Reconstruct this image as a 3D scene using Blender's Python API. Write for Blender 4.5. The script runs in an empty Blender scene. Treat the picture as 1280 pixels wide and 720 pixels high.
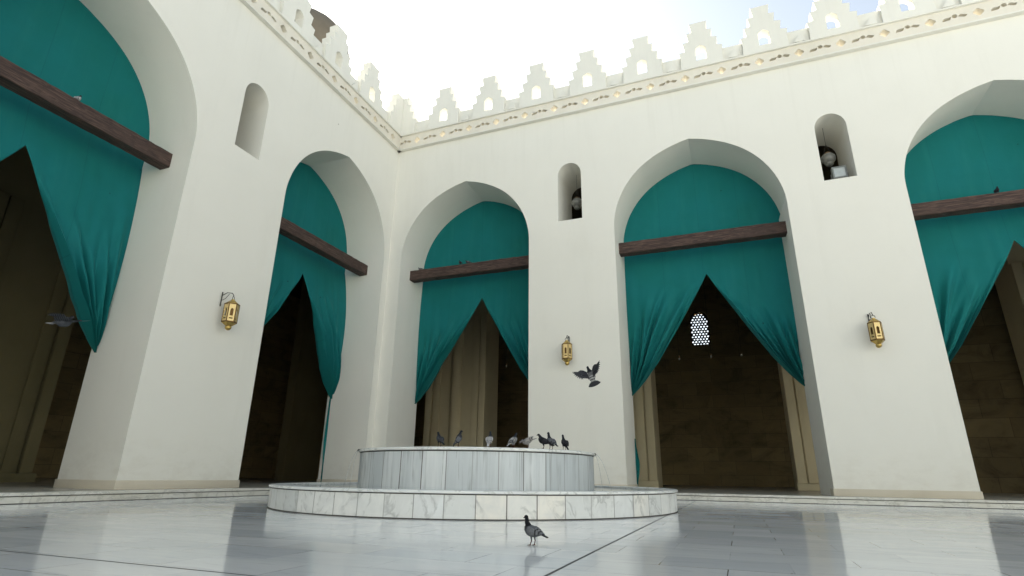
import bpy, bmesh, math, random
from mathutils import Vector, Matrix, Euler
from mathutils.geometry import interpolate_bezier
PI = math.pi
random.seed(7)
SC = bpy.context.scene
COL = SC.collection

# ------------------------------------------------------------------ camera, world, sun, exposure
cam_d = bpy.data.cameras.new('camera')
cam = bpy.data.objects.new('camera', cam_d); COL.objects.link(cam); SC.camera = cam
cam_d.sensor_width = 36.0
cam_d.lens = 690.2237 / 1280 * 36
cam_d.clip_start = 0.05; cam_d.clip_end = 3000
R_ = Vector((0.931219, 0.364207, 0.013589)); U_ = Vector((0.105212, -0.304334, 0.946737)); F_ = Vector((-0.348944, 0.88019, 0.32172))
cam.matrix_world = Matrix(((R_.x, U_.x, -F_.x, 12.048223), (R_.y, U_.y, -F_.y, -17.141199), (R_.z, U_.z, -F_.z, 0.55), (0, 0, 0, 1)))

SUN_EL = math.radians(37)
SUN_DIR = Vector((-0.66, 0.75, 0)).normalized()          # horizontal direction towards the sun
world = bpy.data.worlds.new('World'); SC.world = world; world.use_nodes = True
wn = world.node_tree.nodes; wl = world.node_tree.links; wn.clear()
sky = wn.new('ShaderNodeTexSky'); sky.sky_type = 'NISHITA'; sky.sun_disc = False
sky.sun_elevation = SUN_EL
sky.sun_rotation = math.atan2(SUN_DIR.x, SUN_DIR.y)
sky.altitude = 20; sky.air_density = 1.0; sky.dust_density = 1.2; sky.ozone_density = 0.6
hs = wn.new('ShaderNodeHueSaturation'); hs.inputs['Saturation'].default_value = 0.55
tint = wn.new('ShaderNodeMix'); tint.data_type = 'RGBA'; tint.blend_type = 'MULTIPLY'; tint.inputs[0].default_value = 1.0
tint.inputs[7].default_value = (0.985, 1.0, 0.955, 1)
bg = wn.new('ShaderNodeBackground'); bg.inputs['Strength'].default_value = 0.075
wo = wn.new('ShaderNodeOutputWorld')
wl.new(sky.outputs[0], hs.inputs['Color']); wl.new(hs.outputs[0], tint.inputs[6]); wl.new(tint.outputs[2], bg.inputs['Color']); wl.new(bg.outputs[0], wo.inputs['Surface'])
sun_d = bpy.data.lights.new('sun', 'SUN'); sun_d.energy = 5.0; sun_d.angle = math.radians(0.5); sun_d.color = (1.0, 0.965, 0.90)
sun = bpy.data.objects.new('sun', sun_d); COL.objects.link(sun)
sv = Vector((SUN_DIR.x * math.cos(SUN_EL), SUN_DIR.y * math.cos(SUN_EL), math.sin(SUN_EL)))
sun.rotation_euler = sv.to_track_quat('Z', 'Y').to_euler(); sun.location = (0, 0, 40)
SC.view_settings.view_transform = 'Standard'; SC.view_settings.look = 'None'
SC.view_settings.exposure = 1.82; SC.view_settings.gamma = 1.0; SC.view_settings.use_curve_mapping = False
try:
    SC.cycles.max_bounces = 10; SC.cycles.diffuse_bounces = 6; SC.cycles.glossy_bounces = 4; SC.cycles.use_denoising = True
except Exception:
    pass

# ------------------------------------------------------------------ materials
class NT:
    def __init__(s, name):
        s.m = bpy.data.materials.new(name); s.m.use_nodes = True
        s.t = s.m.node_tree; s.b = s.t.nodes['Principled BSDF']
    def n(s, typ, **kw):
        x = s.t.nodes.new(typ)
        for k, v in kw.items(): setattr(x, k, v)
        return x
    def l(s, a, b): s.t.links.new(a, b)
    def math(s, op, a, b=None, c=None, clamp=False):
        x = s.n('ShaderNodeMath', operation=op); x.use_clamp = clamp
        for i, v in enumerate((a, b, c)):
            if v is None: continue
            if isinstance(v, (int, float)): x.inputs[i].default_value = v
            else: s.l(v, x.inputs[i])
        return x.outputs[0]
    def coords(s, kind='Object'):
        return s.n('ShaderNodeTexCoord').outputs[kind]
    def pos(s):
        return s.n('ShaderNodeNewGeometry').outputs['Position']
    def mapping(s, v, scale=(1, 1, 1), loc=(0, 0, 0)):
        x = s.n('ShaderNodeMapping'); x.inputs['Scale'].default_value = scale; x.inputs['Location'].default_value = loc; s.l(v, x.inputs['Vector']); return x.outputs[0]
    def noise(s, v, scale, detail=4, rough=0.55, dist=0.0):
        x = s.n('ShaderNodeTexNoise'); x.inputs['Scale'].default_value = scale; x.inputs['Detail'].default_value = detail
        x.inputs['Roughness'].default_value = rough; x.inputs['Distortion'].default_value = dist
        if v is not None: s.l(v, x.inputs['Vector'])
        return x.outputs[0]
    def ramp(s, f, stops):
        x = s.n('ShaderNodeValToRGB'); e = x.color_ramp.elements
        while len(e) < len(stops): e.new(0.5)
        for i, (p, c) in enumerate(stops):
            e[i].position = p; e[i].color = (*c, 1) if len(c) == 3 else c
        s.l(f, x.inputs[0]); return x.outputs[0]
    def mix(s, f, a, b, mode='MIX'):
        x = s.n('ShaderNodeMix', data_type='RGBA', blend_type=mode)
        for i, v in ((0, f), (6, a), (7, b)):
            if isinstance(v, (int, float)): x.inputs[i].default_value = v
            elif isinstance(v, tuple): x.inputs[i].default_value = (*v, 1) if len(v) == 3 else v
            else: s.l(v, x.inputs[i])
        return x.outputs[2]
    def bump(s, h, strength=0.2, dist=0.01):
        x = s.n('ShaderNodeBump'); x.inputs['Strength'].default_value = strength; x.inputs['Distance'].default_value = dist
        s.l(h, x.inputs['Height']); s.l(x.outputs[0], s.b.inputs['Normal'])
    def color(s, c):
        if isinstance(c, tuple): s.b.inputs['Base Color'].default_value = (*c, 1)
        else: s.l(c, s.b.inputs['Base Color'])
    def rough(s, r):
        if isinstance(r, (int, float)): s.b.inputs['Roughness'].default_value = r
        else: s.l(r, s.b.inputs['Roughness'])

def m_plaster(name, a, b, stain=0.12):
    t = NT(name); p = t.pos()
    n1 = t.noise(p, 0.35, 5, 0.6); n2 = t.noise(t.mapping(p, (1.2, 1.2, 0.25)), 0.9, 5, 0.6, 0.4); n3 = t.noise(p, 14, 4, 0.6)
    c = t.mix(t.ramp(n1, [(0.35, (0, 0, 0)), (0.68, (1, 1, 1))]), a, b)
    c = t.mix(t.math('MULTIPLY', t.ramp(n2, [(0.55, (0, 0, 0)), (0.8, (1, 1, 1))]), stain), c, (a[0] * .62, a[1] * .6, a[2] * .55))
    c = t.mix(t.math('MULTIPLY', n3, 0.06), c, (a[0] * .7, a[1] * .7, a[2] * .66))
    sx = t.n('ShaderNodeSeparateXYZ'); t.l(p, sx.inputs[0])
    if name == 'facade_plaster':
        st = t.ramp(t.noise(t.mapping(p, (3.0, 3.0, 0.12)), 1.6, 5, 0.6), [(0.52, (0, 0, 0)), (0.78, (1, 1, 1))])
        hi = t.n('ShaderNodeMapRange'); hi.inputs['From Min'].default_value = 10.2; hi.inputs['From Max'].default_value = 13.4; t.l(sx.outputs[2], hi.inputs[0])
        c = t.mix(t.math('MULTIPLY', t.math('MULTIPLY', st, hi.outputs[0]), 0.11), c, (0.42, 0.39, 0.32))
        lo = t.n('ShaderNodeMapRange'); lo.inputs['From Min'].default_value = 1.5; lo.inputs['From Max'].default_value = 0.2; t.l(sx.outputs[2], lo.inputs[0])
        gr = t.ramp(t.noise(t.mapping(p, (1, 1, 1.8)), 2.2, 6, 0.65), [(0.45, (0, 0, 0)), (0.75, (1, 1, 1))])
        c = t.mix(t.math('MULTIPLY', t.math('MULTIPLY', gr, lo.outputs[0]), 0.35), c, (0.45, 0.41, 0.33))
        v = t.n('ShaderNodeTexVoronoi'); v.inputs['Scale'].default_value = 0.55; t.l(p, v.inputs['Vector'])
        c = t.mix(t.math('MULTIPLY', t.math('LESS_THAN', v.outputs['Distance'], 0.016), 0.6), c, (0.2, 0.17, 0.12))
    t.color(c); t.rough(0.85); t.b.inputs['Specular IOR Level'].default_value = 0.2
    t.bump(t.math('ADD', t.math('MULTIPLY', t.noise(p, 5, 4), 0.6), t.math('MULTIPLY', t.noise(p, 60, 3), 0.25)), 0.25, 0.006)
    return t.m
M = {}
M['plaster'] = m_plaster('facade_plaster', (0.745, 0.73, 0.665), (0.715, 0.70, 0.635))
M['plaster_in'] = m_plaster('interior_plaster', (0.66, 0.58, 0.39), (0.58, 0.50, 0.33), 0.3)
M['plaster_dim'] = m_plaster('interior_plaster_shaded', (0.21, 0.18, 0.10), (0.17, 0.15, 0.08), 0.3)  # darker copy of the interior plaster, the left hall's dimness put into the colour
M['frieze'] = m_plaster('frieze_stucco', (0.73, 0.69, 0.60), (0.66, 0.62, 0.53), 0.3)
M['plinth'] = m_plaster('plinth_marble', (0.60, 0.55, 0.45), (0.52, 0.47, 0.375), 0.45)
M['grout_gap'] = m_plaster('grout_and_gap_shade', (0.07, 0.065, 0.055), (0.05, 0.045, 0.04))
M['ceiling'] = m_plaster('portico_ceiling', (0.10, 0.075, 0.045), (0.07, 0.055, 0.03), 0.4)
M['rooftop'] = m_plaster('roof_screed', (0.56, 0.515, 0.43), (0.50, 0.46, 0.38), 0.3)
M['plaster_dark'] = m_plaster('shade_dark_plaster', (0.17, 0.14, 0.075), (0.13, 0.105, 0.055), 0.3)  # plaster colour darkened for the deep shade of the corner hall

def m_stone(name='stone_blocks', k=1.0):
    t = NT(name); o = t.coords()
    sep = t.n('ShaderNodeSeparateXYZ'); t.l(o, sep.inputs[0]); cb = t.n('ShaderNodeCombineXYZ')
    t.l(sep.outputs[0], cb.inputs[0]); t.l(sep.outputs[2], cb.inputs[1])
    br = t.n('ShaderNodeTexBrick'); t.l(cb.outputs[0], br.inputs['Vector'])
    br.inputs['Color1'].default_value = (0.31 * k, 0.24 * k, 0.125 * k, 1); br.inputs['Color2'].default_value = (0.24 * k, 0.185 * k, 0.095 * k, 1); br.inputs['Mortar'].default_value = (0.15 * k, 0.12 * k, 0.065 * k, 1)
    br.inputs['Scale'].default_value = 1; br.inputs['Brick Width'].default_value = 1.7; br.inputs['Row Height'].default_value = 0.74
    br.inputs['Mortar Size'].default_value = 0.012; br.inputs['Mortar Smooth'].default_value = 0.3; br.inputs['Bias'].default_value = 0.0
    n = t.noise(t.mapping(o, (0.7, 1, 1.3)), 0.9, 8, 0.7, 1.2)
    c = t.mix(0.7, br.outputs['Color'], t.ramp(n, [(0.3, (0.30, 0.28, 0.24)), (0.5, (0.9, 0.88, 0.82)), (0.75, (1.25, 1.15, 1.0))]), 'MULTIPLY')
    t.color(c); t.rough(0.9)
    t.bump(t.math('ADD', t.math('MULTIPLY', br.outputs['Fac'], -1.0), t.noise(o, 9, 5)), 0.5, 0.02)
    return t.m
M['stone'] = m_stone(k=1.12)
M['stone_dark'] = m_stone('dark_stone_blocks', 0.62)  # same blocks darkened, the gloom behind the right edge arch put into the colour

def m_floor():
    t = NT('courtyard_marble'); p = t.pos()
    br = t.n('ShaderNodeTexBrick'); t.l(t.mapping(p, (1, 1, 0), (0.0, 0.02, 0)), br.inputs['Vector'])
    br.offset = 0.47; br.offset_frequency = 2; br.squash = 1.0
    br.inputs['Scale'].default_value = 1; br.inputs['Brick Width'].default_value = 0.82; br.inputs['Row Height'].default_value = 0.48
    br.inputs['Mortar Size'].default_value = 0.0036; br.inputs['Mortar Smooth'].default_value = 0.1; br.inputs['Bias'].default_value = 0.0
    br.inputs['Color1'].default_value = (1, 1, 1, 1); br.inputs['Color2'].default_value = (0, 0, 0, 1); br.inputs['Mortar'].default_value = (0.5, 0.5, 0.5, 1)
    tone = t.ramp(br.outputs['Color'], [(0.0, (0.67, 0.695, 0.685)), (0.55, (0.73, 0.745, 0.73)), (0.93, (0.77, 0.775, 0.75)), (1.0, (0.63, 0.63, 0.585))])
    # veins, each slab with its own offset
    off = t.mix(1.0, p, t.n('ShaderNodeCombineXYZ').outputs[0], 'ADD')
    big = t.noise(t.mapping(p, (0.35, 1.9, 1)), 1.1, 6, 0.6, 0.5)
    fine = t.noise(t.mapping(p, (1.6, 9.0, 1)), 1.3, 6, 0.62, 0.8)
    c = t.mix(t.ramp(big, [(0.40, (0, 0, 0)), (0.70, (0.5, 0.5, 0.5))]), tone, (0.56, 0.60, 0.605))
    c = t.mix(t.ramp(fine, [(0.56, (0, 0, 0)), (0.78, (0.45, 0.45, 0.45))]), c, (0.34, 0.385, 0.40))
    # mortar: only partly dirty, so joints appear and fade
    dirty = t.ramp(t.noise(p, 1.4, 4), [(0.45, (0.10, 0.10, 0.10)), (0.60, (1, 1, 1))])
    inv = t.math('MULTIPLY', br.outputs['Fac'], dirty)
    c = t.mix(inv, c, (0.07, 0.07, 0.06))
    # short dark cracks and droppings
    v = t.n('ShaderNodeTexVoronoi'); v.inputs['Scale'].default_value = 2.3; t.l(t.mapping(p, (1, 1, 0)), v.inputs['Vector'])
    spot = t.math('LESS_THAN', v.outputs['Distance'], 0.022)
    c = t.mix(t.math('MULTIPLY', spot, 0.75), c, (0.05, 0.05, 0.04))
    # two expansion joints filled with dark mastic (repeat every 13.75 m)
    sep = t.n('ShaderNodeSeparateXYZ'); t.l(p, sep.inputs[0])
    wob = t.math('MULTIPLY', t.math('SUBTRACT', t.noise(p, 1.5, 2), 0.5), 0.012)
    def line(axis, off_, w):
        a = t.math('ADD', t.math('ADD', sep.outputs[axis], -off_ + 13.75 * 40 + 6.875), wob)
        a = t.math('SUBTRACT', t.math('MODULO', a, 13.75), 6.875)
        return t.math('LESS_THAN', t.math('ABSOLUTE', a), w)
    j = t.math('MAXIMUM', line(0, 10.93, 0.011), line(1, -14.46, 0.011))
    c = t.mix(j, c, (0.018, 0.018, 0.018))
    t.color(c)
    rr = t.ramp(t.noise(t.mapping(p, (0.8, 3.0, 1)), 2.2, 5, 0.6), [(0.3, (0.045, 0.045, 0.045)), (0.7, (0.11, 0.11, 0.11))])
    slabr = t.math('MULTIPLY', br.outputs['Color'], 0.05)
    t.rough(t.math('ADD', t.math('ADD', rr, slabr), t.math('MULTIPLY', j, 0.5)))
    h = t.math('ADD', t.math('MULTIPLY', br.outputs['Fac'], -1.0), t.math('MULTIPLY', t.noise(t.mapping(p, (1, 1, 0)), 2.0, 3), 0.12))
    t.bump(h, 0.10, 0.004)
    return t.m
M['floor'] = m_floor()

def m_slab(name, a, b, rough=0.3):
    t = NT(name); p = t.pos()
    n = t.noise(t.mapping(p, (1, 1, 2.5)), 1.6, 6, 0.6, 0.8)
    vein = t.math('ABSOLUTE', t.math('SUBTRACT', t.noise(t.mapping(p, (1, 1, 1.8)), 1.1, 6, 0.65, 1.6), 0.5))
    c = t.mix(t.ramp(n, [(0.35, (0, 0, 0)), (0.65, (1, 1, 1))]), a, b)
    c = t.mix(t.ramp(vein, [(0.0, (0.6, 0.6, 0.6)), (0.03, (0, 0, 0))]), c, (a[0] * .5, a[1] * .5, a[2] * .48))
    t.color(c); t.rough(rough); t.bump(t.noise(p, 8, 3), 0.05, 0.004)
    return t.m
M['step'] = m_slab('step_marble', (0.66, 0.65, 0.60), (0.56, 0.54, 0.47))
M['platform'] = m_slab('platform_floor_marble', (0.50, 0.47, 0.39), (0.42, 0.39, 0.32), 0.25)
M['coping'] = m_slab('coping_marble', (0.74, 0.75, 0.72), (0.64, 0.655, 0.64), 0.25)

def m_panels(name, n_pan, tones, vein_col, streak):
    """marble cladding: n_pan upright slabs around a round basin, each with its own tone, veins and joint"""
    t = NT(name); o = t.coords()
    sep = t.n('ShaderNodeSeparateXYZ'); t.l(o, sep.inputs[0])
    ang = t.math('ARCTAN2', sep.outputs[1], sep.outputs[0])
    u = t.math('ADD', t.math('MULTIPLY', ang, n_pan / (2 * PI)), 200.37)
    idx = t.math('FLOOR', u); fr = t.math('SUBTRACT', u, idx)
    wn_ = t.n('ShaderNodeTexWhiteNoise', noise_dimensions='1D'); t.l(idx, wn_.inputs['W'])
    tone = t.ramp(wn_.outputs['Value'], tones)
    cb = t.n('ShaderNodeCombineXYZ')
    t.l(t.math('ADD', fr, t.math('MULTIPLY', wn_.outputs['Value'], 37.0)), cb.inputs[0]); t.l(t.math('MULTIPLY', sep.outputs[2], streak[1]), cb.inputs[1])
    t.l(t.math('MULTIPLY', idx, 3.7), cb.inputs[2])
    n1 = t.noise(t.mapping(cb.outputs[0], (streak[0], 1, 1)), 1.4, 6, 0.6, 0.6)
    vein = t.math('ABSOLUTE', t.math('SUBTRACT', t.noise(t.mapping(cb.outputs[0], (streak[0], 1.0, 1)), 0.55, 5, 0.55, 1.2), 0.5))
    c = t.mix(t.ramp(n1, [(0.35, (0, 0, 0)), (0.7, (0.7, 0.7, 0.7))]), tone, vein_col)
    vm = t.math('MULTIPLY', t.ramp(vein, [(0.0, (0.55, 0.55, 0.55)), (0.045, (0, 0, 0))]), t.ramp(t.noise(cb.outputs[0], 1.7, 3), [(0.42, (0, 0, 0)), (0.60, (1, 1, 1))]))
    c = t.mix(vm, c, (vein_col[0] * .42, vein_col[1] * .42, vein_col[2] * .42))
    e = t.math('MINIMUM', fr, t.math('SUBTRACT', 1.0, fr))
    dark = t.ramp(wn_.outputs['Value'], [(0.0, (0.25, 0.25, 0.25)), (1.0, (0.95, 0.95, 0.95))])
    jt = t.math('MULTIPLY', t.math('LESS_THAN', e, 0.019), dark)
    c = t.mix(jt, c, (0.06, 0.055, 0.045))
    t.color(c); t.rough(0.32)
    t.bump(t.math('ADD', t.math('MULTIPLY', t.math('LESS_THAN', e, 0.015), -1.0), t.math('MULTIPLY', t.noise(o, 6, 3), 0.3)), 0.3, 0.004)
    return t.m
M['pan_out'] = m_panels('outer_basin_cladding', 57, [(0.0, (0.60, 0.62, 0.61)), (0.4, (0.74, 0.74, 0.71)), (0.75, (0.64, 0.67, 0.68)), (1.0, (0.76, 0.73, 0.66))], (0.56, 0.57, 0.56), (1.6, 2.6))
M['pan_in'] = m_panels('upper_basin_cladding', 34, [(0.0, (0.52, 0.56, 0.58)), (0.5, (0.58, 0.62, 0.64)), (1.0, (0.67, 0.70, 0.71))], (0.46, 0.50, 0.52), (3.6, 0.5))

def m_curtain():
    t = NT('teal_curtain_cloth'); o = t.coords()
    n = t.noise(o, 0.5, 4, 0.6)
    c = t.mix(t.ramp(n, [(0.3, (0, 0, 0)), (0.7, (1, 1, 1))]), (0.005, 0.130, 0.118), (0.007, 0.150, 0.158))
    sx = t.n('ShaderNodeSeparateXYZ'); t.l(o, sx.inputs[0])
    fr = t.math('FRACT', t.math('ADD', t.math('DIVIDE', sx.outputs[0], 1.32), 10.5))
    seam = t.math('LESS_THAN', t.math('ABSOLUTE', t.math('SUBTRACT', fr, 0.5)), 0.006)
    c = t.mix(t.math('MULTIPLY', seam, 0.35), c, (0.004, 0.08, 0.085))
    fade = t.noise(t.mapping(o, (2.5, 1, 0.35)), 1.2, 5, 0.6)
    c = t.mix(t.math('MULTIPLY', t.ramp(fade, [(0.5, (0, 0, 0)), (0.8, (1, 1, 1))]), 0.35), c, (0.02, 0.185, 0.175))
    v = t.n('ShaderNodeTexVoronoi'); v.inputs['Scale'].default_value = 1.6; v.inputs['Randomness'].default_value = 1.0; t.l(o, v.inputs['Vector'])
    v2 = t.noise(o, 0.8, 2)
    sp = t.math('MULTIPLY', t.math('LESS_THAN', v.outputs['Distance'], 0.045), t.math('GREATER_THAN', v2, 0.5))
    c = t.mix(t.math('MULTIPLY', sp, 0.8), c, (0.004, 0.03, 0.035))
    t.color(c); t.rough(0.75)
    t.b.inputs['Sheen Weight'].default_value = 0.15; t.b.inputs['Sheen Tint'].default_value = (0.2, 0.8, 0.8, 1); t.b.inputs['Specular IOR Level'].default_value = 0.15; t.b.inputs['Sheen Roughness'].default_value = 0.4
    t.bump(t.noise(t.mapping(o, (1, 1, 1)), 2.5, 4), 0.25, 0.03)
    return t.m
M['curtain'] = m_curtain()

def m_wood():
    t = NT('dark_beam_wood'); o = t.coords()
    g = t.noise(t.mapping(o, (0.7, 9, 9)), 2.0, 6, 0.65, 1.5)
    c = t.ramp(g, [(0.3, (0.016, 0.008, 0.006)), (0.5, (0.048, 0.026, 0.019)), (0.72, (0.135, 0.082, 0.062))])
    t.color(c); t.rough(0.75); t.bump(g, 0.7, 0.02)
    return t.m
M['wood'] = m_wood()

def m_simple(name, col, rough=0.6, metal=0.0, var=0.25, scale=8):
    t = NT(name); o = t.coords(); n = t.noise(o, scale, 4)
    t.color(t.mix(n, tuple(x * (1 - var) for x in col), tuple(min(1, x * (1 + var)) for x in col))); t.rough(rough); t.b.inputs['Metallic'].default_value = metal
    return t.m
M['brass'] = m_simple('lantern_brass', (0.48, 0.34, 0.11), 0.36, 1.0, 0.3, 14)
M['brass_dark'] = m_simple('tarnished_brass', (0.15, 0.085, 0.03), 0.5, 0.8, 0.4, 20)
M['panel'] = m_simple('lantern_face', (0.66, 0.50, 0.23), 0.45, 0.55, 0.2, 20)
M['iron'] = m_simple('black_iron', (0.04, 0.038, 0.035), 0.5, 0.6)
M['lamp_glass'] = m_simple('grey_lamp_glass', (0.13, 0.13, 0.115), 0.3, 0.0, 0.3, 18)
M['flood_body'] = m_simple('grey_floodlight_body', (0.17, 0.18, 0.17), 0.5, 0.3)
M['flood_glass'] = m_simple('floodlight_reflector', (0.42, 0.45, 0.44), 0.25, 0.1)
M['minaret'] = m_simple('brown_minaret_stone', (0.15, 0.135, 0.11), 0.9, 0, 0.25, 0.8)
M['lattice'] = m_simple('gypsum_lattice', (0.05, 0.04, 0.03), 0.9)
M['bulb'] = m_simple('unlit_white_globe', (0.40, 0.38, 0.33), 0.3)

def m_water(name):
    t = NT(name); t.color((0.16, 0.19, 0.18)); t.rough(0.04); t.b.inputs['IOR'].default_value = 1.33
    t.bump(t.noise(t.pos(), 5, 3), 0.12, 0.02); return t.m
M['water'] = m_water('pool_water')
t = NT('falling_water'); t.color((0.85, 0.88, 0.88)); t.rough(0.1); t.b.inputs['Transmission Weight'].default_value = 0.6; t.b.inputs['IOR'].default_value = 1.33; M['jet'] = t.m
t = NT('feathers'); at = t.n('ShaderNodeVertexColor'); at.layer_name = 'plumage'
nz = t.noise(t.coords(), 60, 4); t.color(t.mix(0.55, at.outputs[0], t.ramp(nz, [(0.3, (0.45, 0.45, 0.45)), (0.7, (1.3, 1.3, 1.3))]), 'MULTIPLY')); t.rough(0.85); t.b.inputs['Specular IOR Level'].default_value = 0.12; M['feathers'] = t.m
t = NT('feather_plain'); w_ = t.n('ShaderNodeTexWave'); w_.inputs['Scale'].default_value = 14; w_.inputs['Distortion'].default_value = 1.5; t.l(t.coords(), w_.inputs['Vector'])
t.color(t.mix(w_.outputs['Fac'], (0.014, 0.015, 0.017), (0.075, 0.078, 0.085))); t.rough(0.85); t.b.inputs['Specular IOR Level'].default_value = 0.12; M['wing_dark'] = t.m

# ------------------------------------------------------------------ mesh helpers
def link(name, bm, mat, parent=None, smooth=False, loc=None):
    me = bpy.data.meshes.new(name); bm.to_mesh(me); bm.free()
    o = bpy.data.objects.new(name, me); COL.objects.link(o)
    if mat: me.materials.append(mat)
    if smooth: shade(me, smooth if isinstance(smooth, (int, float)) and not isinstance(smooth, bool) else 35)
    if parent: o.parent = parent
    if loc: o.location = loc
    return o
def shade(me, deg=35):
    for p in me.polygons: p.use_smooth = True
    try: me.set_sharp_from_angle(angle=math.radians(deg))
    except Exception: pass
def tag(o, label=None, cat=None, group=None, kind=None):
    if label: o['label'] = label
    if cat: o['category'] = cat
    if group: o['group'] = group
    if kind: o['kind'] = kind
    return o
def empty(name, loc=(0, 0, 0), rz=0.0):
    o = bpy.data.objects.new(name, None); COL.objects.link(o); o.location = loc; o.rotation_euler = (0, 0, rz); o.empty_display_size = 0.2
    return o
def children(o): return [c for c in bpy.data.objects if c.parent == o]
def copy_tree(o, parent=None):
    c = o.copy(); COL.objects.link(c); c.parent = parent
    for ch in children(o): copy_tree(ch, c)
    return c
def box(bm, x0, x1, y0, y1, z0, z1, bev=0.0):
    vs = [bm.verts.new((x, y, z)) for x in (x0, x1) for y in (y0, y1) for z in (z0, z1)]
    f = [(0, 1, 3, 2), (4, 6, 7, 5), (0, 4, 5, 1), (2, 3, 7, 6), (0, 2, 6, 4), (1, 5, 7, 3)]
    fs = [bm.faces.new([vs[i] for i in q]) for q in f]
    bmesh.ops.recalc_face_normals(bm, faces=fs)
    if bev > 0:
        es = list({e for q in fs for e in q.edges})
        bmesh.ops.bevel(bm, geom=es, offset=bev, segments=2, affect='EDGES', profile=0.5)
def plate(outer, holes, y0, y1, weld=1e-4):
    """flat outline in (x, z) with holes, given real thickness from y0 to y1; returns a bmesh"""
    cu = bpy.data.curves.new('tmp', 'CURVE'); cu.dimensions = '2D'; cu.fill_mode = 'BOTH'; cu.extrude = abs(y1 - y0) / 2
    for pl in [outer] + list(holes):
        sp = cu.splines.new('POLY'); sp.points.add(len(pl) - 1); sp.use_cyclic_u = True
        for i, (a, b) in enumerate(pl): sp.points[i].co = (a, b, 0, 1)
    ob = bpy.data.objects.new('tmp', cu)
    me = bpy.data.meshes.new_from_object(ob)
    bm = bmesh.new(); bm.from_mesh(me)
    ym = (y0 + y1) / 2
    for v in bm.verts: v.co = Vector((v.co.x, v.co.z + ym, v.co.y))
    bmesh.ops.remove_doubles(bm, verts=bm.verts, dist=weld)
    bmesh.ops.recalc_face_normals(bm, faces=bm.faces)
    bpy.data.objects.remove(ob); bpy.data.curves.remove(cu); bpy.data.meshes.remove(me)
    return bm
def tube(bm, pts, rad, seg=8, cap=True):
    pts = [Vector(p) for p in pts]; rad = rad if isinstance(rad, (list, tuple)) else [rad] * len(pts)
    rings = []; ref = None
    for i, p in enumerate(pts):
        d = (pts[min(i + 1, len(pts) - 1)] - pts[max(i - 1, 0)]).normalized()
        if ref is None or abs(ref.dot(d)) > 0.99: ref = Vector((0, 0, 1)) if abs(d.z) < 0.9 else Vector((1, 0, 0))
        a = d.cross(ref).normalized(); b = d.cross(a).normalized(); ref = -b if ref.dot(-b) > 0 else b
        r = rad[i]; ra, rb = (r if isinstance(r, tuple) else (r, r))
        rings.append([bm.verts.new(p + a * math.cos(2 * PI * k / seg) * ra + b * math.sin(2 * PI * k / seg) * rb) for k in range(seg)])
    for r0, r1 in zip(rings, rings[1:]):
        for k in range(seg): bm.faces.new((r0[k], r0[(k + 1) % seg], r1[(k + 1) % seg], r1[k]))
    if cap: bm.faces.new(rings[0][::-1]); bm.faces.new(rings[-1])
    bmesh.ops.recalc_face_normals(bm, faces=bm.faces)
def lathe(bm, prof, seg=32, cx=0, cy=0, close=False):
    rings = []
    for r, z in prof:
        if r < 1e-6: rings.append([bm.verts.new((cx, cy, z))])
        else: rings.append([bm.verts.new((cx + r * math.cos(2 * PI * k / seg), cy + r * math.sin(2 * PI * k / seg), z)) for k in range(seg)])
    pairs = list(zip(rings, rings[1:])) + ([(rings[-1], rings[0])] if close else [])
    for a, b in pairs:
        for k in range(seg):
            q = [a[k % len(a)], a[(k + 1) % len(a)], b[(k + 1) % len(b)], b[k % len(b)]]
            q2 = []
            for v in q:
                if v not in q2: q2.append(v)
            if len(q2) > 2: bm.faces.new(q2)
    bmesh.ops.recalc_face_normals(bm, faces=bm.faces)

# ------------------------------------------------------------------ the arch outline
HALF = [(2.66, 8.55), (2.645, 8.85), (2.59, 9.15), (2.48, 9.52), (2.28, 9.95), (1.98, 10.38), (1.58, 10.77), (1.08, 11.09), (0.52, 11.33), (0.0, 11.47)]
def catmull(P, n=5):
    out = []
    for i in range(len(P) - 1):
        p0 = P[max(i - 1, 0)]; p1 = P[i]; p2 = P[i + 1]; p3 = P[min(i + 2, len(P) - 1)]
        if i == 0: p0 = (p1[0], p1[1] - (p2[1] - p1[1]))
        for k in range(n):
            t = k / n
            out.append(tuple(0.5 * (2 * b + (c - a) * t + (2 * a - 5 * b + 4 * c - d) * t * t + (3 * b - a - 3 * c + d) * t ** 3) for a, b, c, d in zip(p0, p1, p2, p3)))
    out.append(P[-1]); return out
HP = catmull(HALF)
def half_w(z):
    if z <= HP[0][1]: return HP[0][0]
    for (a, za), (b, zb) in zip(HP, HP[1:]):
        if za <= z <= zb: return a + (b - a) * (z - za) / (zb - za)
    return 0.0
def arch_notch(c, zb, hw=2.66, dz=0.0):
    """points from right foot over the apex to left foot"""
    s = hw / 2.66
    R = [(c + hw, zb)] + [(c + u * s, z + dz) for u, z in HP]
    L = [(c - u * s, z + dz) for u, z in HP[:-1]][::-1] + [(c - hw, zb)]
    return R + L
def facade_outline(x0, x1, zb, zt, cs, hw=2.66, dz=0.0):
    out = [(x0, zt), (x1, zt), (x1, zb)]
    for c in sorted(cs, reverse=True): out += arch_notch(c, zb, hw, dz)
    out.append((x0, zb)); return out
def niche(c, z0=9.12, z1=10.9, hw=0.435, top=11.40):
    n = 14; pts = [(c - hw, z0), (c + hw, z0)]
    for k in range(n + 1):
        a = PI * k / n; s = math.sin(a)
        pts.append((c + hw * math.cos(a), z1 + (top - z1) * (s ** 0.93)))
    return pts

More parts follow.
